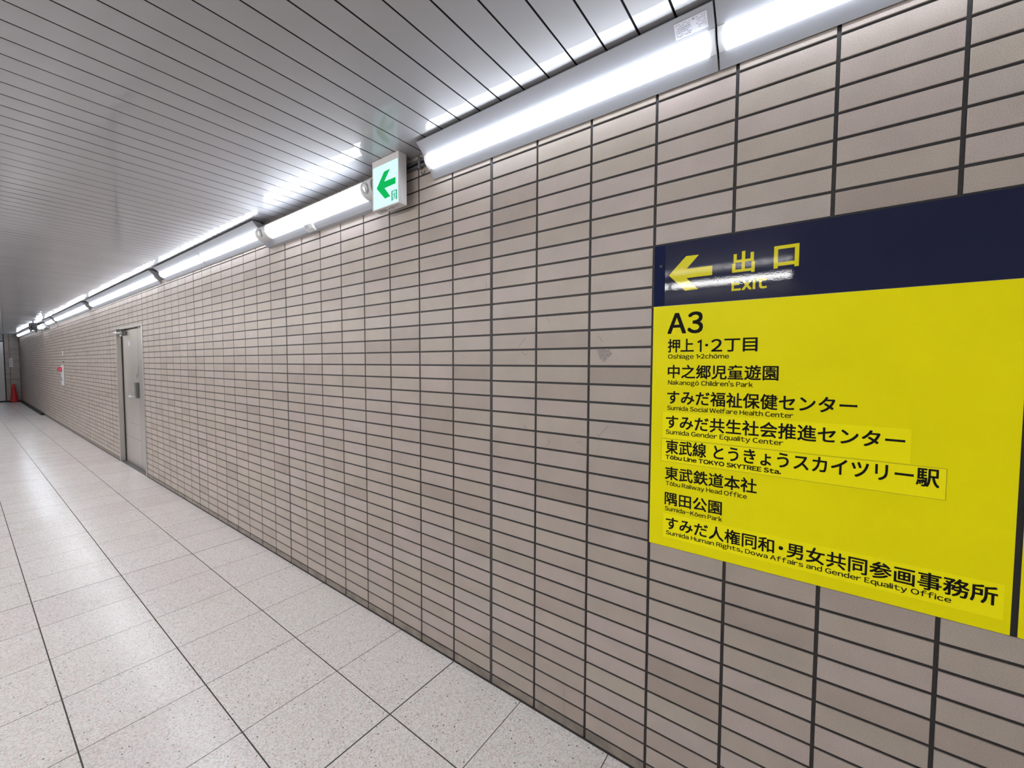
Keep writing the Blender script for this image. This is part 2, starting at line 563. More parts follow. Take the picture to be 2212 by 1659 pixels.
# far end: steel cladding beside the tiled pier, dark joint, light head panel
b = MB()
b.box(XF - 0.05, XF + 0.010, -0.372, -0.346, 0, H, 1)
b.box(XF - 0.05, XF + 0.004, YL, -0.372, 0.05, 2.20, 0)
b.box(XF - 0.05, XF + 0.012, YL, -0.372, 0.0, 0.05, 1)
b.box(XF - 0.05, XF + 0.015, YL, -0.372, 2.235, H, 2)
b.box(XF - 0.05, XF - 0.01, YL, -0.372, 2.20, 2.235, 1)
structure(b.build('wall_end', [M['steel_wall'], M['base_gap'], M['white_enamel']]))
b = MB(); b.box(XF - 0.3, XF - 0.05, YL - 0.2, 0.26, 0, H + 0.1)
structure(b.build('wall_end_core', M['grout']))
b = MB(); b.box(XF, XF + 0.02, YL, -0.002, H - 0.02, H)
structure(b.build('trim_1', M['steel_dark']))
b = MB(); b.box(XF + 0.001, -15.95, -0.06, -0.001, 0.0, 0.045, 0, 0.004)
b.box(XF + 0.001, XF + 0.04, -0.345, -0.061, 0.0, 0.045, 0, 0.004)
structure(b.build('baseboard_right', M['black_rubber']))

# marks on the tiles
def strip(bm, pts, w):
    for (p, q) in zip(pts[:-1], pts[1:]):
        d = Vector((q[0] - p[0], q[1] - p[1]))
        nn = Vector((-d.y, d.x)).normalized() * w / 2
        bm.plate([(p[0] + nn.x, p[1] + nn.y), (p[0] - nn.x, p[1] - nn.y), (q[0] - nn.x, q[1] - nn.y), (q[0] + nn.x, q[1] + nn.y)], -0.0004, 0.0003)
b = MB()
for L in ([(0.2825, 1.6555), (0.2976, 1.6363)], [(0.2230, 1.6150), (0.1980, 1.5930)], [(0.1828, 1.5783), (0.1479, 1.5391)],
          [(0.1598, 1.5200), (0.1833, 1.5040), (0.1925, 1.5134)], [(0.5049, 1.5738), (0.5251, 1.5496)],
          [(0.5062, 1.2099), (0.5146, 1.2015), (0.5501, 1.2454)], [(0.2848, 1.1337), (0.3043, 1.1548), (0.2964, 1.1624)],
          [(0.1753, 1.2123), (0.1902, 1.1996)], [(0.4237, 1.1688), (0.4379, 1.1705)], [(-0.0300, 1.8297), (-0.0279, 1.8052)],
          [(0.3803, 0.161), (0.3796, 0.130)], [(0.3794, 0.110), (0.3788, 0.062)], [(0.2752, 0.1122), (0.2977, 0.1089)]):
    strip(b, L, 0.0011)
b.build('scratch_mark', M['smudge'], wall)
b = MB()
b.plate([(0.502, 1.5248), (0.5468, 1.5256), (0.5618, 1.5071), (0.5316, 1.4763), (0.5152, 1.4874)], -0.0005, 0.0004)
m, n_, l_, bs = mat('tape_residue')
tc_ = n_.new('ShaderNodeTexCoord').outputs['Object']
mp_ = n_.new('ShaderNodeMapping')
mp_.inputs['Rotation'].default_value = (0, 0.7, 0)
mp_.inputs['Scale'].default_value = (1.0, 1.0, 4.0)
l_.new(tc_, mp_.inputs['Vector'])
f_ = ramp(n_, l_, noise(n_, l_, mp_.outputs['Vector'], 150, 4, 0.7), [(0.42, 0.0), (0.58, 1.0)])
l_.new(mixc(n_, l_, f_, (0.155, 0.135, 0.135), (0.42, 0.37, 0.34)), bs.inputs['Base Color'])
bs.inputs['Roughness'].default_value = 0.6
b.build('tape_residue', m, wall)

# ------------------------------------------------------------------ corner light fittings
TOP = (-0.1100, 2.4905)
WING_T = (-0.0685, 2.4470)
WING_B = (-0.0285, 2.3915)
BOT = (-0.0035, 2.3610)
def arc(p, q, bulge, n=8):
    out = []
    dx, dz = q[0] - p[0], q[1] - p[1]
    L = math.hypot(dx, dz)
    nx, nz = dz / L, -dx / L
    if nx > 0: nx, nz = -nx, -nz
    for i in range(n + 1):
        t = i / n
        s = bulge * math.sin(PI * t) ** 0.8
        out.append((p[0] + dx * t + nx * s, p[1] + dz * t + nz * s))
    return out
LENS = arc((-0.0675, 2.4455), (-0.0290, 2.3925), 0.0165)
HOUSING = [TOP, (-0.1105, 2.4870), WING_T, (-0.0560, 2.4290), (-0.0380, 2.4050), WING_B, (-0.0055, 2.3570), BOT,
           (-0.0035, 2.4300), (-0.0300, 2.4750), (-0.0600, 2.4900), (-0.1060, 2.4925)]

def corner_light(x0, x1, label, group, side=1, socket=True, detail=None):
    def pr(P):
        return P if side > 0 else [(YL - p[0], p[1]) for p in P]
    t = thing('corner_light', label, 'light', (x0, pr([BOT])[0][0], BOT[1]), group)
    b = MB(); b.extrude_x(pr(HOUSING), x0 + 0.0012, x1 - 0.0012)
    b.build('reflector_housing', M['white_enamel'], t)
    b = MB(); b.extrude_x(pr(LENS), x0 + 0.0215, x1 - 0.0215)
    b.build('tube_cover', M['lens' if side > 0 else 'lens_opposite'], t, smooth=True)
    e = arc((-0.0670, 2.4440), (-0.0300, 2.3930), 0.0120)
    for (p, q) in ((x0 + 0.002, x0 + 0.0205), (x1 - 0.0205, x1 - 0.002)):
        b = MB(); b.extrude_x(pr(e), p, q)
        b.build('end_socket', M['lens_end'], t, smooth=True)
    return t

U = 1.246
run_top = 'corner lights above the yellow sign'
A_light = corner_light(-0.358, 0.889, 'white corner light with a small printed label, between green exit sign and top edge', None)
corner_light(0.892, 2.138, 'white corner light cut by the top edge, right of the seam past the printed label', None)
corner_light(2.141, 3.387, 'white corner light beyond the right edge, over the sign cut by the frame', None)
c_names = ['first plain corner light left of the light with the sensor box', 'second plain corner light left of the light with the sensor box']
for i in range(2):
    corner_light(-2.122 - 1.238 * (i + 1), -2.122 - 1.238 * i, c_names[i], 'pair of corner lights left of the sensor light')
d_names = ['corner light just left of the first dark gap, right of the steel door', 'corner light above the right side of the steel door, middle of three', 'corner light above and left of the steel door, last of three']
for i in range(3):
    corner_light(-4.79 - U * (i + 1), -4.79 - U * i, d_names[i], 'run of three corner lights above the steel door')
e_names = ['corner light past the second gap, nearest of the run above the fire alarm', 'corner light in the middle of the run above the fire alarm', 'corner light at the far end of the run above the fire alarm']
for i in range(3):
    corner_light(-8.86 - U * (i + 1), -8.86 - U * i, e_names[i], 'run of three corner lights towards the fire alarm')
corner_light(-14.14, -12.90, 'single short corner light just right of the far sensor light', None)
g_names = ['corner light just left of the ceiling camera', 'second corner light left of the ceiling camera', 'middle corner light of the last run towards the pier',
           'second to last corner light before the tiled pier', 'last corner light, ending against the tiled pier']
for i in range(5):
    corner_light(-15.85 - U * (i + 1), -15.85 - U * i, g_names[i], 'last run of corner lights by the far pier')
# the opposite side of the passage carries like fittings, nearest mirrored in the navy sign, brightness boosted as fill
xl = 0.96
for i in range(12):  # unseen row lengthened to brighten the far ceiling and wall
    corner_light(xl - U, xl, 'corner light on the opposite wall, in the unseen boosted row, near end mirrored in the navy sign band', 'unseen boosted row of corner lights on the opposite wall', side=-1)
    xl -= U + (0.19 if i % 3 == 2 else 0.0)
for i in range(2):
    corner_light(3.3 + U * i, 3.3 + U * (i + 1), 'corner light on the opposite wall, in the unseen boosted row, near end mirrored in the navy sign band', 'unseen boosted row of corner lights on the opposite wall', side=-1)

# printed rating label on the near fitting
def on_wing(x, t):
    """point on the upper wing, t = 0 at the top lip, 1 at the tube cover"""
    a, c = (-0.1105, 2.4870), WING_T
    return (x, a[0] + (c[0] - a[0]) * t - 0.0006 * 0.63, a[1] + (c[1] - a[1]) * t - 0.0006 * 0.77)
b = MB()
b.face([on_wing(0.781, 0.20), on_wing(0.871, 0.20), on_wing(0.871, 0.88), on_wing(0.781, 0.88)])
lab = b.build('rating_label', M['label_film'], A_light)
b = MB()
def dash(x0, x1, t0, t1):
    off = 0.0004
    P = [on_wing(x0, t0), on_wing(x1, t0), on_wing(x1, t1), on_wing(x0, t1)]
    b.face([(p[0], p[1] - off * 0.63, p[2] - off * 0.77) for p in P])
rr = random.Random(5)
for row in range(7):
    t = 0.26 + row * 0.085
    x = 0.785
    while x < 0.826:
        w = rr.uniform(0.002, 0.007)
        if rr.random() < 0.78:
            dash(x, min(x + w, 0.827), t, t + rr.choice((0.03, 0.045)))
        x += w + 0.0012
dash(0.831, 0.838, 0.25, 0.34)
for row in range(6):
    t = 0.26 + row * 0.09
    x = 0.841
    while x < 0.867:
        w = rr.uniform(0.0015, 0.005)
        if rr.random() < 0.6:
            dash(x, min(x + w, 0.868), t, t + 0.035)
        x += w + 0.0014
b.build('print', M['grey_ink'], lab)

# ------------------------------------------------------------------ emergency lights with rounded cover, round sockets and a sensor box
EM_LENS = [(-0.0880, 2.4300), (-0.0985, 2.4200), (-0.1030, 2.4030), (-0.1015, 2.3850), (-0.0930, 2.3680), (-0.0800, 2.3560), (-0.0620, 2.3475), (-0.0500, 2.3460)]
EM_HOUSE = [(-0.0860, 2.4350), (-0.0880, 2.4310), (-0.0500, 2.3450), (-0.0240, 2.3150), (-0.0020, 2.3090), (-0.0020, 2.4400), (-0.0700, 2.4410)]
def emergency_light(x0, x1, label, near):
    t = thing('emergency_light', label, 'light', (x0, -0.002, 2.3035))
    b = MB(); b.extrude_x(EM_HOUSE, x0, x1)
    b.build('housing', M['white_enamel'], t)
    b = MB(); b.extrude_x(EM_LENS, x0 + 0.15, x1 - 0.085)
    b.build('tube_cover', M['lens'], t, smooth=True)
    cap = [(-0.0870, 2.4345), (-0.1000, 2.4200), (-0.1050, 2.4030), (-0.1030, 2.3840), (-0.0945, 2.3660), (-0.0810, 2.3540), (-0.0620, 2.3455), (-0.0500, 2.3450)]
    for s in (0, 1):
        b = MB()
        xa, xb = (x0 + 0.002, x0 + 0.155) if s == 0 else (x1 - 0.090, x1 - 0.002)
        b.extrude_x(cap, xa, xb)
        e = b.build('end_cap', M['white_plastic'], t, smooth=True)
        xc = (xa + xb) / 2
        b = MB()
        n = Vector((0, -0.93, -0.37)); c = Vector((xc, -0.1005, 2.386))
        b.tube(c + n * 0.0005, c + n * 0.006, 0.026, 24, 0)
        b.tube(c + n * 0.004, c + n * 0.008, 0.020, 24, 1)
        b.tube(c + n * 0.006, c + n * 0.012, 0.008, 16, 2)
        b.tube(c + Vector((0.008, 0, -0.012)) + n * 0.007, c + Vector((0.008, 0, -0.012)) + n * 0.012, 0.005, 10, 2)
        b.build('test_lamp', [M['grey_plastic'], M['white_plastic'], M['chrome']], e, smooth=True)
    # sensor box on the lower wing
    b = MB()
    xc = (x0 + x1) / 2 - 0.035
    P = [(-0.0500, 2.3450), (-0.0640, 2.3440), (-0.0500, 2.3180), (-0.0300, 2.3060), (-0.0240, 2.3110)]
    b.extrude_x(P, xc - 0.045, xc + 0.045)
    sb = b.build('sensor_box', M['white_plastic'], t)
    b = MB()
    q0, q1 = Vector((0, -0.0622, 2.3412)), Vector((0, -0.0520, 2.3222))
    nn = Vector((0, -0.88, -0.47)) * 0.0008
    b.face([Vector((xc - 0.038, 0, 0)) + q0 + nn, Vector((xc + 0.008, 0, 0)) + q0 + nn, Vector((xc + 0.008, 0, 0)) + q1 + nn, Vector((xc - 0.038, 0, 0)) + q1 + nn])
    b.build('sensor_window', M['grey_plastic'], sb)
    if near:
        b = MB()
        r2 = random.Random(9)
        for row in range(4):
            f = 0.15 + row * 0.2
            x = x0 + 0.012
            while x < x0 + 0.15 - row * 0.02:
                w = r2.uniform(0.006, 0.016)
                if r2.random() < 0.65:
                    pts = []
                    for (xx, ff) in ((x, f), (x + w, f), (x + w, f + 0.12), (x, f + 0.12)):
                        pts.append((xx, -0.0500 + 0.026 * ff - 0.0006, 2.3450 - 0.034 * ff - 0.0005))
                    b.face(pts)
                x += w + 0.004
        b.build('rating_print', M['grey_ink'], t)
    return t
emergency_light(-2.098, -0.722, 'emergency light with rounded cover, round end sockets and sensor box, left of the exit sign', True)
emergency_light(-15.62, -14.18, 'far emergency light with rounded cover beside the ceiling camera', False)

# ------------------------------------------------------------------ lit exit sign
EX0, EX1, EZ0, EZ1, EYF, EYB = -0.7135, -0.5025, 2.2535, 2.5020, -0.0975, -0.0480
t = thing('exit_sign', 'small green and white lit sign with arrow and running figure, hung at ceiling', 'exit sign', ((EX0 + EX1) / 2, -0.07, EZ1))
b = MB(); b.box(EX0, EX1, EYF + 0.010, EYB, EZ0, EZ1, 0, 0.0015)
hs = b.build('housing', M['exit_body'], t)
b = MB()
b.box(EX0, EX1, EYF, EYF + 0.0095, 2.4690, EZ1, 0, 0.001)
b.box(EX0, EX0 + 0.006, EYF, EYF + 0.0095, 2.2590, 2.4690, 0)
b.box(EX1 - 0.0045, EX1, EYF, EYF + 0.0095, 2.2590, 2.4690, 0)
b.box(EX0, EX1, EYF, EYF + 0.0095, EZ0, 2.2590, 0)
b.build('bezel', M['exit_body'], t)
b = MB(); b.box(EX0 + 0.006, EX1 - 0.0045, EYF + 0.0012, EYF + 0.008, 2.2590, 2.4690)
fc = b.build('lit_face', M['exit_face'], t)
ar = [(-0.6787, 2.3621), (-0.6169, 2.4310), (-0.5702, 2.4334), (-0.6165, 2.3823), (-0.5278, 2.3823), (-0.5273, 2.3518), (-0.6144, 2.3498), (-0.5697, 2.3000), (-0.6115, 2.2970)]
b = MB(); b.plate(ar, EYF + 0.0006, 0.0005)
b.build('arrow', M['exit_green'], fc)
b = MB()
px0, px1, pz0, pz1 = -0.5600, -0.5170, 2.2742, 2.3214
yy = EYF + 0.0006
b.plate([(px0, pz0), (px0 + 0.009, pz0), (px0 + 0.009, pz1 - 0.004), (px0, pz1)], yy, 0.0005)
b.plate([(px1 - 0.009, pz0), (px1, pz0), (px1, pz1), (px1 - 0.009, pz1 - 0.004)], yy, 0.0005)
b.plate([(px0, pz1 - 0.004), (px1, pz1 - 0.004), (px1, pz1), (px0, pz1)], yy, 0.0005)
def px_(u, v): return (px0 + (px1 - px0) * u, pz0 + (pz1 - pz0) * v)
b.plate([px_(0.52 + 0.07 * math.cos(a * PI / 5), 0.79 + 0.065 * math.sin(a * PI / 5)) for a in range(10)], yy, 0.0005)
for poly in ([(0.42, 0.68), (0.58, 0.70), (0.62, 0.42), (0.48, 0.40)], [(0.42, 0.68), (0.48, 0.62), (0.34, 0.52), (0.27, 0.56)],
             [(0.56, 0.69), (0.60, 0.62), (0.72, 0.55), (0.75, 0.61)], [(0.48, 0.44), (0.58, 0.42), (0.44, 0.24), (0.36, 0.28)],
             [(0.36, 0.28), (0.44, 0.24), (0.30, 0.04), (0.23, 0.08)], [(0.52, 0.42), (0.62, 0.44), (0.70, 0.26), (0.62, 0.22)],
             [(0.62, 0.26), (0.70, 0.24), (0.66, 0.05), (0.58, 0.06)]):
    b.plate([px_(*p) for p in poly], yy, 0.0005)
b.build('pictogram', M['exit_dark_green'], fc)
b = MB()
b.box(-0.680, -0.630, -0.086, -0.066, EZ0 - 0.0015, EZ0 + 0.0005, 0)
for (a, c, d, e) in ((-0.612, -0.602, -0.080, -0.070), (-0.596, -0.560, -0.084, -0.077), (-0.590, -0.570, -0.072, -0.066), (-0.552, -0.535, -0.082, -0.076)):
    b.box(a, c, d, e, EZ0 - 0.0008, EZ0 + 0.0005, 0)
b.build('rating_label', M['grey_plastic'], t)
# conduit clips behind the exit sign
t = thing('cable_conduit', 'thin grey conduits clipped under the ceiling between exit sign and near corner light', 'cable', (-0.45, -0.006, 2.46))
for z in (2.470, 2.445):
    b = MB(); b.tube((-0.69, -0.0105, z), (-0.352, -0.0105, z), 0.0085)
    b.build('conduit', M['conduit'], t, smooth=True)
b = MB(); b.box(-0.452, -0.436, -0.022, -0.001, 2.430, 2.485, 0, 0.002)
b.build('clip', M['steel_dark'], t)
b = MB()
for k in range(10):
    a0, a1 = PI * 0.9 + k * 0.16 * PI * 0.7, PI * 0.9 + (k + 1) * 0.16 * PI * 0.7
    b.tube((-0.428 + 0.012 * math.cos(a0), -0.008, 2.415 + 0.014 * math.sin(a0)), (-0.428 + 0.012 * math.cos(a1), -0.008, 2.415 + 0.014 * math.sin(a1)), 0.0022, 8)
hk = b.build('wall_hook', M['conduit'], smooth=True)
hk['label'] = 'small bent wire hook on the tiles right of the exit sign'
hk['category'] = 'hook'

# ------------------------------------------------------------------ lettering
GL = {}
def glyph(ch):
    """outline mesh of one character as (verts, faces, extents); plain letters use the wide sans forms"""
    if ch in GL:
        return GL[ch]
    body = chr(ord(ch) + 0xFEE0) if '!' <= ch <= '~' else ch
    cu = bpy.data.curves.new('glyph', 'FONT')
    cu.body = body
    cu.size = 1.0
    cu.resolution_u = 3
    o = bpy.data.objects.new('glyph', cu)
    COL.objects.link(o)
    dg = bpy.context.evaluated_depsgraph_get()
    dg.update()
    me = bpy.data.meshes.new_from_object(o.evaluated_get(dg))
    vs = [(v.co.x, v.co.y) for v in me.vertices]
    fs = [tuple(p.vertices) for p in me.polygons]
    bpy.data.objects.remove(o)
    bpy.data.curves.remove(cu)
    bpy.data.meshes.remove(me)
    xs = [p[0] for p in vs]; ys = [p[1] for p in vs]
    GL[ch] = (vs, fs, (min(xs), max(xs), min(ys), max(ys)))
    return GL[ch]

ONE = [(0.24, 0.0), (0.36, 0.0), (0.36, 1.0), (0.24, 0.82), (0.0, 0.74), (0.0, 0.84)]
def latin(text):
    """proportional setting: [(verts, faces)] and the ink width, baseline at the foot of H"""
    H0, H1 = glyph('H')[2][2:]
    k = 1.0 / (H1 - H0)
    x, out = 0.0, []
    first = True
    for ch in text:
        if ch == ' ':
            x += 0.30; continue
        if ch in 'li1':
            if not first:
                x += 0.105
            w = 0.115
            top = 1.0 if ch != 'i' else 0.745
            q = [([(x, 0), (x + w, 0), (x + w, top), (x, top)], [(0, 1, 2, 3)])]
            if ch == 'i':
                q.append(([(x, 0.86), (x + w, 0.86), (x + w, 1.0), (x, 1.0)], [(0, 1, 2, 3)]))
            if ch == '1':
                q = [([(x + a_, b_) for a_, b_ in ONE], [(0, 1, 2, 3), (3, 2, 5, 4)])]
                w = 0.36
            out += q
            x += w
            first = False
            continue
        mac = ch == 'ō'
        g = glyph('o' if mac else ch)
        vs, fs, e = g
        sq = 0.86
        if not first:
            x += 0.105 if ch not in ",.'" else 0.10
            if ch in 'TYVAW' : x -= 0.03
        pts = [(x + (p[0] - e[0]) * k * sq, (p[1] - H0) * k) for p in vs]
        out.append((pts, fs))
        w = (e[1] - e[0]) * k * sq
        if mac:
            top = (e[3] - H0) * k
            out.append(([(x + w * 0.22, top + 0.13), (x + w * 0.78, top + 0.13), (x + w * 0.78, top + 0.205), (x + w * 0.22, top + 0.205)], [(0, 1, 2, 3)]))
        x += w
        first = False
    return out, x

def cjk(text):
    """full width setting in em squares, ink of 国 from 0 to 1 in height"""
    R0, R1 = glyph('国')[2][2:]
    k = 1.0 / (R1 - R0)
    out, x = [], 0.0
    lo, hi = 1e9, -1e9
    for ch in text:
        if ch == ' ':
            x += 0.30; continue
        vs, fs, e = glyph(ch)
        if ch == '・':
            out.append(([(x - 0.22 + p[0], (p[1] - R0) * k) for p in vs], fs))
            x += 0.56
            continue
        pts = [(x + p[0], (p[1] - R0) * k) for p in vs]
        lo, hi = min(lo, x + e[0]), max(hi, x + e[1])
        out.append((pts, fs))
        x += 1.0
    return [([(p[0] - lo, p[1]) for p in pts], fs) for pts, fs in out], hi - lo

def put(pieces, w, x0, x1, z0, z1, parent, y, material, bold, name='lettering'):
    sx, sz = (x1 - x0 - bold) / w, z1 - z0
    V, F = [], []
    d = bold / 2
    strikes = [(0, 0)] if bold <= 0 else [(-d, -d), (d, -d), (d, d), (-d, d), (0, 0)]
    for si, (a, c) in enumerate(strikes):
        yk = y - 0.00002 * si
        for pts, fs in pieces:
            b0 = len(V)
            V += [(x0 + d + p[0] * sx + a, yk, z0 + p[1] * sz + c) for p in pts]
            F += [tuple(b0 + i for i in f) for f in fs]
    me = bpy.data.meshes.new(name)
    me.from_pydata(V, [], F)
    me.materials.append(material)
    me.update()
    o = bpy.data.objects.new(name, me)
    COL.objects.link(o)
    o.parent = parent
    if parent.parent is None:
        o.matrix_parent_inverse = Matrix.Translation(-parent.location)
    return o

def letter(text, x0, x1, z0, z1, parent, y, material, bold=0.0, ref=None, name='lettering'):
    if ref == 'cjk':
        p, w = cjk(text)
    elif ref == 'box':
        vs, fs, e = glyph(text)
        p, w = [([(q[0] - e[0], (q[1] - e[2]) / (e[3] - e[2])) for q in vs], fs)], e[1] - e[0]
    else:
        p, w = latin(text)
    return put(p, w, x0, x1, z0, z1, parent, y, material, bold, name)

# ------------------------------------------------------------------ big direction sign
SX0, SX1, SZ0, SZB, SZ1, SY = 0.7100, 1.5212, 0.8585, 1.6610, 1.8605, -0.0120
def board(x0, x1, label):
    t = thing('direction_sign', label, 'sign', (x0, 0, SZ0))
    b = MB(); b.box(x0, x1, -0.0105, -0.0005, SZ0, SZ1)
    b.build('backing_board', M['sign_edge'], t)
    b = MB(); b.box(x0, x1, SY, -0.0106, SZB + 0.0006, SZ1, 0, 0.0004)
    h = b.build('header_panel', M['navy'], t)
    b = MB(); b.box(x0, x1, SY, -0.0106, SZ0, SZB - 0.0006, 0, 0.0004)
    y = b.build('destination_panel', M['yellow'], t)
    return t, h, y
sign, head, dest = board(SX0, SX1, 'large yellow exit direction sign with navy header, arrow and Japanese destinations')
sign2, head2, dest2 = board(1.5325, 2.3430, 'yellow sliver of a second sign cut by the right edge, past the black gap')
b = MB(); b.box(SX1 + 0.0004, 1.5321, -0.0075, -0.0005, SZ0 + 0.001, SZ1)
b.build('gap_shade_strip', M['black_rubber'], sign)  # black strip stands in for the shaded recess over the dark frame
YT = SY - 0.0004
b = MB()
AR = [(0.7571, 1.7596), (0.8094, 1.8142), (0.8473, 1.8132), (0.8114, 1.7740), (0.8866, 1.7738), (0.8866, 1.7452), (0.8120, 1.7446), (0.8470, 1.7060), (0.8085, 1.7050)]
b.plate(AR, YT, 0.0003)
b.build('arrow', M['yellow_letter'], sign)
YL_ = M['yellow_letter']
letter('出', 0.9410, 0.9998, 1.7424, 1.8035, sign, YT, YL_, 0.0030, 'box')
letter('口', 1.0463, 1.1052, 1.7448, 1.8034, sign, YT, YL_, 0.0042, 'box')
letter('Exit', 0.9406, 1.0314, 1.6915, 1.7262, sign, YT, YL_, 0.0022)
b = MB(); b.box(0.7104, 0.7452, SY - 0.0003, SY - 0.00002, SZB + 0.001, SZ1 - 0.0005)
pt = b.build('patch_film', M['navy_patch'], sign)
b = MB()
b.lathe([(0.0050, -0.0125), (0.0050, -0.0140), (0.0034, -0.0148)], (0.7318, 0, 1.7917), 'y', 20)
b.build('screw', M['dark_plastic'], sign, smooth=True)

INK = M['ink']
K = 'cjk'
JB, LB = 0.0015, 0.0006
letter('A3', 0.7566, 0.8643, 1.5706, 1.6341, sign, YT, INK, 0.0034)
R0_, R1_ = glyph('国')[2][2:]
pieces = []
for ch, a, c in (('押', 0, 125), ('上', 135, 265), ('1', 305, 342), ('・', 380, 405), ('2', 438, 538), ('丁', 560, 700), ('目', 728, 850)):
    vs, fs, e = glyph(ch)
    if ch == '1':
        vs, fs, e = ONE, [(0, 1, 2, 3), (3, 2, 5, 4)], (0.0, 0.36, 0.0, 1.0)
    f = (c - a) / (e[1] - e[0])
    if ch in '12':
        zz = lambda q: 0.03 + 0.92 * (q - e[2]) / (e[3] - e[2])
    elif ch == '・':
        zz = lambda q: 0.44 + 0.16 * (q - e[2]) / (e[3] - e[2])
    else:
        zz = lambda q: (q - R0_) / (R1_ - R0_)
    pieces.append(([(a + (q[0] - e[0]) * f, zz(q[1])) for q in vs], fs))
put(pieces, 850, 0.7585, 1.0129, 1.5085, 1.5492, sign, YT, INK, JB)
letter('Oshiage 1•2chōme', 0.7600, 0.9392, 1.4880, 1.5015, sign, YT, INK, LB)
letter('中之郷児童遊園', 0.7600, 1.0667, 1.4240, 1.4647, sign, YT, INK, JB, K)
letter("Nakanogō Children's Park", 0.7617, 1.0041, 1.4028, 1.4168, sign, YT, INK, LB)
letter('すみだ福祉保健センター', 0.7600, 1.2416, 1.3393, 1.3812, sign, YT, INK, JB, K)
letter('Sumida Social Welfare Health Center', 0.7604, 1.1048, 1.3190, 1.3325, sign, YT, INK, LB)
letter('東武鉄道本社', 0.7577, 1.0223, 1.0866, 1.1275, sign, YT, INK, JB, K)
letter('Tōbu Railway Head Office', 0.7608, 0.9974, 1.0668, 1.0801, sign, YT, INK, LB)
letter('隅田公園', 0.7586, 0.9311, 1.0018, 1.0420, sign, YT, INK, JB, K)
letter('Sumida-Kōen Park', 0.7597, 0.9326, 0.9815, 0.9950, sign, YT, INK, LB)
def sticker(x0, x1, z0, z1, jp, jx0, jx1, jz0, jz1, en, ex0, ex1, ez0, ez1, outline, eb=0.0006):
    b = MB(); b.box(x0, x1, SY - 0.0004, SY - 0.00002, z0, z1)
    s = b.build('sticker', M['yellow_sticker'], sign)
    if outline:
        b = MB()
        w = 0.0008
        for (a, c, d, e) in ((x0 - w, x1 + w, z0 - w, z0), (x0 - w, x1 + w, z1, z1 + w), (x0 - w, x0, z0, z1), (x1, x1 + w, z0, z1)):
            b.box(a, c, SY - 0.00045, SY - 0.00001, d, e)
        b.build('sticker_outline', M['sticker_edge'], s)
    letter(jp, jx0, jx1, jz0, jz1, s, SY - 0.0008, INK, JB, K)
    letter(en, ex0, ex1, ez0, ez1, s, SY - 0.0008, INK, eb)
sticker(0.7475, 1.3455, 1.2257, 1.3110, 'すみだ共生社会推進センター', 0.7576, 1.3351, 1.2580, 1.2998,
        'Sumida Gender Equality Center', 0.7573, 1.0836, 1.2388, 1.2528, False)
sticker(0.7445, 1.4090, 1.1465, 1.2215, '東武線 とうきょうスカイツリー駅', 0.7587, 1.3980, 1.1740, 1.2170,
        'Tōbu Line TOKYO SKYTREE Sta.', 0.7585, 1.0803, 1.1555, 1.1682, True, 0.0012)
sticker(0.7553, 1.5097, 0.8902, 0.9715, 'すみだ人権同和・男女共同参画事務所', 0.7640, 1.5002, 0.9195, 0.9600,
        'Sumida Human Rights, Dowa Affairs and Gender Equality Office', 0.7650, 1.4277, 0.9010, 0.9142, False)

# ------------------------------------------------------------------ steel door in its recess
DX0, DX1, DZ = DOOR[0], DOOR[1], DOOR[3]
DY = 0.062
t = thing('door_1', 'brushed steel service door with lever lock, recessed in the tiled wall', 'door', (DX0, 0, 0))
t['kind'] = 'structure'
b = MB()
# front edge of the frame, slanting left reveal, head and right reveal
b.box(DX0 - 0.001, DX0 + 0.024, -0.004, 0.010, 0.0, DZ, 0, 0.001)
b.box(DX1 - 0.028, DX1 + 0.001, -0.006, 0.010, 0.0, DZ, 0, 0.002)
b.box(DX0 + 0.024, DX1 - 0.028, -0.004, 0.010, DZ - 0.028, DZ, 0, 0.001)
b.face([(DX0 + 0.022, 0.010, 0), (DX0 + 0.022, 0.010, DZ - 0.02), (DX0 + 0.022, DY + 0.03, DZ - 0.02), (DX0 + 0.022, DY + 0.03, 0)])
b.face([(DX1 - 0.026, 0.010, 0), (DX1 - 0.026, 0.010, DZ - 0.02), (DX1 - 0.026, DY + 0.03, DZ - 0.02), (DX1 - 0.026, DY + 0.03, 0)])
b.face([(DX0 - 0.09, DY + 0.03, DZ - 0.022), (DX1 - 0.02, DY + 0.03, DZ - 0.022), (DX1 - 0.02, 0.0, DZ - 0.022), (DX0 + 0.01, 0.0, DZ - 0.022)])
b.build('door_frame', M['steel'], t, recalc=False)
b = MB(); b.box(DX0 - 0.02, DX1, 0.0, DY + 0.03, 0.0, 0.006)
b.build('door_sill', M['steel_dark'], t)
b = MB()
b.box(-7.0825, -7.0650, DY - 0.010, DY + 0.035, 0.006, 1.944, 0)
b.box(-6.1945, -6.1875, DY - 0.0035, DY + 0.035, 0.006, 1.944, 0)
b.box(-7.0825, -6.1875, DY - 0.008, DY + 0.035, 1.9365, 1.9435, 0)
b.build('door_gap_shade', M['black_rubber'], t)  # black strips painted in as the shaded gap around the leaf
b = MB(); b.box(-7.064, -6.195, DY, DY + 0.04, 0.008, 1.936, 0, 0.001)
leaf = b.build('door_leaf', M['steel_door'], t)
b = MB(); b.box(-6.187, DX1 - 0.024, DY - 0.004, DY + 0.04, 0.006, DZ - 0.022)
b.build('side_panel', M['steel'], t)
b = MB(); b.box(DX0 - 0.12, DX1 + 0.05, DY + 0.042, DY + 0.05, 0.0, DZ + 0.02)
b.build('door_backing', M['black_rubber'], t)
b = MB()
b.box(-6.717, -6.617, DY - 0.0010, DY + 0.0005, 0.600, 0.606, 0)
b.box(-6.767, -6.217, DY - 0.0008, DY + 0.0005, 0.604, 0.608, 0)
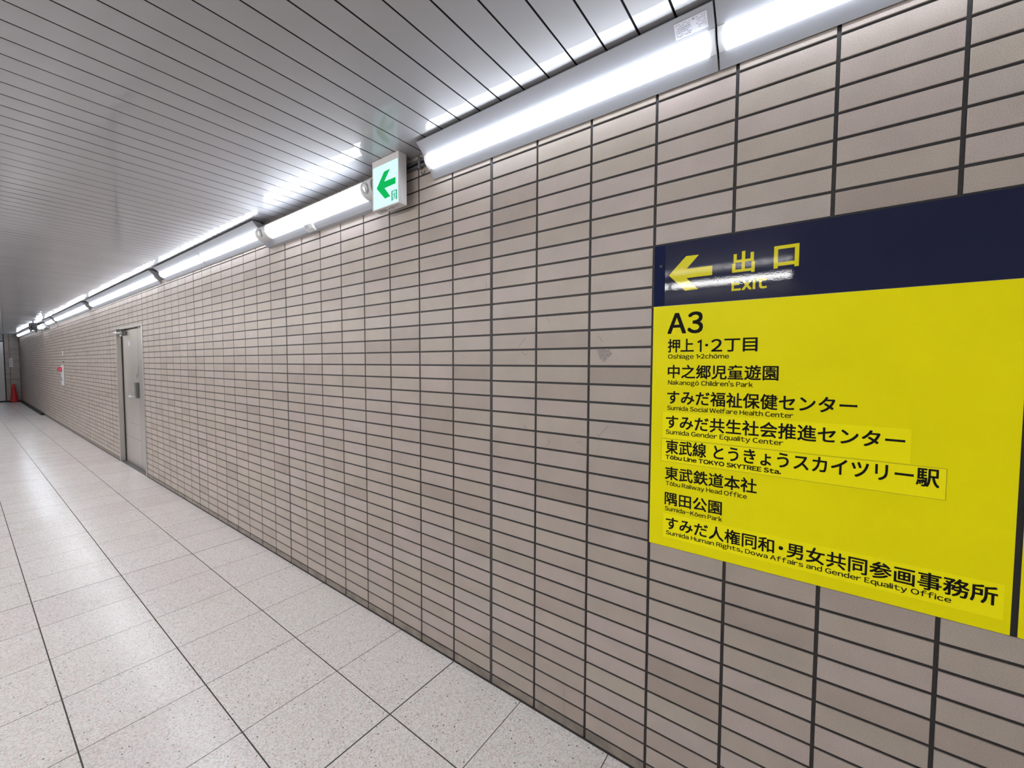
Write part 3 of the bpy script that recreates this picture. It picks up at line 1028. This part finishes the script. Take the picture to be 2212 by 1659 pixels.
b.box(-7.060, -6.217, DY - 0.0008, DY + 0.0005, 0.388, 0.396, 0)
b.build('crease_line', M['grey_plastic'], leaf)
b = MB(); b.box(-6.292, -6.222, DY - 0.038, DY - 0.001, 0.985, 1.195, 0, 0.004)
lock = b.build('door_lock', M['steel_dark'], t)
b = MB()
for k in range(7):
    b.box(-6.289, -6.262, DY - 0.044, DY - 0.0385, 1.035 + k * 0.020, 1.046 + k * 0.020, 0, 0.001)
b.build('key_button', M['chrome'], lock)
b = MB()
b.tube((-6.252, DY - 0.038, 1.005), (-6.252, DY - 0.075, 1.005), 0.010, 14)
b.tube((-6.247, DY - 0.070, 1.005), (-6.372, DY - 0.070, 1.005), 0.011, 14)
b.lathe([(0.010, 0), (0.015, -0.01), (0.016, -0.03), (0.010, -0.042)], (-6.347, DY - 0.070, 1.005), 'x', 16)
b.build('door_handle', M['chrome'], lock, smooth=True)
b = MB(); b.box(-6.717, -6.597, DY - 0.004, DY - 0.0005, 1.705, 1.770, 0, 0.001)
b.build('name_plate', M['label_film'], t)
b = MB(); b.plate([(-6.337, 1.245), (-6.307, 1.25), (-6.287, 1.31), (-6.302, 1.33), (-6.327, 1.29)], DY - 0.0008, 0.0004)
b.plate([(-6.247, 1.27), (-6.227, 1.28), (-6.222, 1.40), (-6.237, 1.42)], DY - 0.0008, 0.0004)
b.build('torn_sticker_mark', M['smudge'], leaf)
t2 = thing('door_closer', 'silver overhead door closer with folding arm at the top of the steel door', 'door closer', (-6.950, 0.04, 1.90))
b = MB(); b.box(-7.030, -6.800, 0.002, DY - 0.001, 1.862, 1.918, 0, 0.006)
b.build('closer_body', M['steel_dark'], t2)
b = MB(); b.box(-6.99, -6.805, -0.050, 0.0015, 1.876, 1.902, 0, 0.004)
b.build('closer_shoe', M['chrome'], t2)
b = MB(); b.tube((-6.93, 0.030, 1.918), (-6.93, 0.030, 1.938), 0.013)
b.box(-6.96, -6.80, -0.066, 0.040, 1.936, 1.946, 0, 0.002)
b.build('closer_arm', M['steel'], t2)
b = MB(); b.lathe([(0.011, 0.0), (0.015, -0.010), (0.010, -0.022)], (-6.815, 0.002, 1.862), 'z', 16)
b.build('closer_valve', M['chrome'], t2, smooth=True)

# ------------------------------------------------------------------ fire alarm station on the wall
t = thing('fire_alarm_station', 'pale fire alarm box with a red dome lamp on the tiled wall', 'fire alarm', (-12.17, 0, 0.955))
b = MB(); b.box(-12.30, -12.045, -0.030, -0.0005, 0.958, 1.408, 0, 0.006)
b.build('cabinet', M['white_plastic'], t)
b = MB(); b.lathe([(0.058, -0.030), (0.058, -0.038), (0.052, -0.060), (0.036, -0.086), (0.012, -0.096)], (-12.17, 0, 1.315), 'y', 24)
b.build('dome_lamp', M['red_lamp'], t, smooth=True)
b = MB(); b.lathe([(0.030, -0.030), (0.030, -0.046), (0.022, -0.052)], (-12.17, 0, 1.10), 'y', 20)
b.build('push_button', M['white_enamel'], t, smooth=True)
b = MB(); b.box(-12.24, -12.10, -0.034, -0.0302, 0.985, 1.035)
b.build('notice_plate', M['paper'], t)
b = MB(); b.box(-12.20, -12.06, -0.012, -0.0005, 1.62, 1.72, 0, 0.002)
o = b.build('wall_plate', M['white_plastic']); o['label'] = 'small white plate high above the fire alarm box'; o['category'] = 'wall plate'
b = MB(); b.box(-12.18, -12.06, -0.014, -0.0005, 1.458, 1.492, 0, 0.002)
o = b.build('telephone_jack', M['steel_dark']); o['label'] = 'small dark plate just above the fire alarm box'; o['category'] = 'socket'

# ------------------------------------------------------------------ ceiling camera
t = thing('security_camera', 'dark security camera on a ceiling bracket in front of the far lights', 'camera', (-14.3, -0.25, H))
b = MB(); b.lathe([(0.045, 0.0), (0.045, -0.012), (0.016, -0.02), (0.016, -0.09)], (-14.3, -0.25, H - 0.0005), 'z', 20)
b.build('bracket', M['white_enamel'], t, smooth=True)
b = MB(); b.box(-14.42, -14.18, -0.315, -0.190, 2.255, 2.425, 0, 0.012)
b.build('camera_body', M['dark_plastic'], t)
b = MB(); b.lathe([(0.042, 0), (0.042, 0.05), (0.034, 0.065)], (-14.18, -0.25, 2.33), 'x', 20)
b.build('lens', M['black_rubber'], t, smooth=True)
b = MB(); b.plate([(-14.36, 2.27), (-14.22, 2.27), (-14.24, 2.20), (-14.30, 2.185)], -0.215, 0.012)
b.build('side_bracket', M['dark_plastic'], t)
b = MB(); b.box(-14.33, -14.27, -0.312, -0.270, 2.145, 2.275, 0, 0.006)
b.build('sensor_head', M['grey_plastic'], t)

# ------------------------------------------------------------------ notice and cone at the far pier
b = MB(); b.box(XF + 0.0005, XF + 0.006, -0.246, -0.163, 1.290, 1.600)
nt = b.build('notice', M['paper'])
nt['label'] = 'white paper notice on the tiled pier at the far end'
nt['category'] = 'notice'
b = MB()
for k in range(4):
    b.box(XF + 0.0062, XF + 0.0068, -0.238, -0.171, 1.335 + k * 0.055, 1.360 + k * 0.055)
b.box(XF + 0.0062, XF + 0.0068, -0.230, -0.180, 1.555, 1.575)
b.build('print', M['grey_ink'], nt)
cx, cy = -22.40, -0.185
t = thing('traffic_cone', 'red traffic cone standing at the foot of the far pier', 'traffic cone', (cx, cy, 0))
b = MB(); b.box(cx - 0.12, cx + 0.12, cy - 0.12, cy + 0.12, 0.0, 0.022, 0, 0.006)
b.build('base', M['black_rubber'], t)
b = MB(); b.lathe([(0.108, 0.022), (0.100, 0.045), (0.030, 0.655), (0.024, 0.665), (0.020, 0.660)], (cx, cy, 0), 'z', 28)
b.build('cone_body', M['red_plastic'], t, smooth=True)
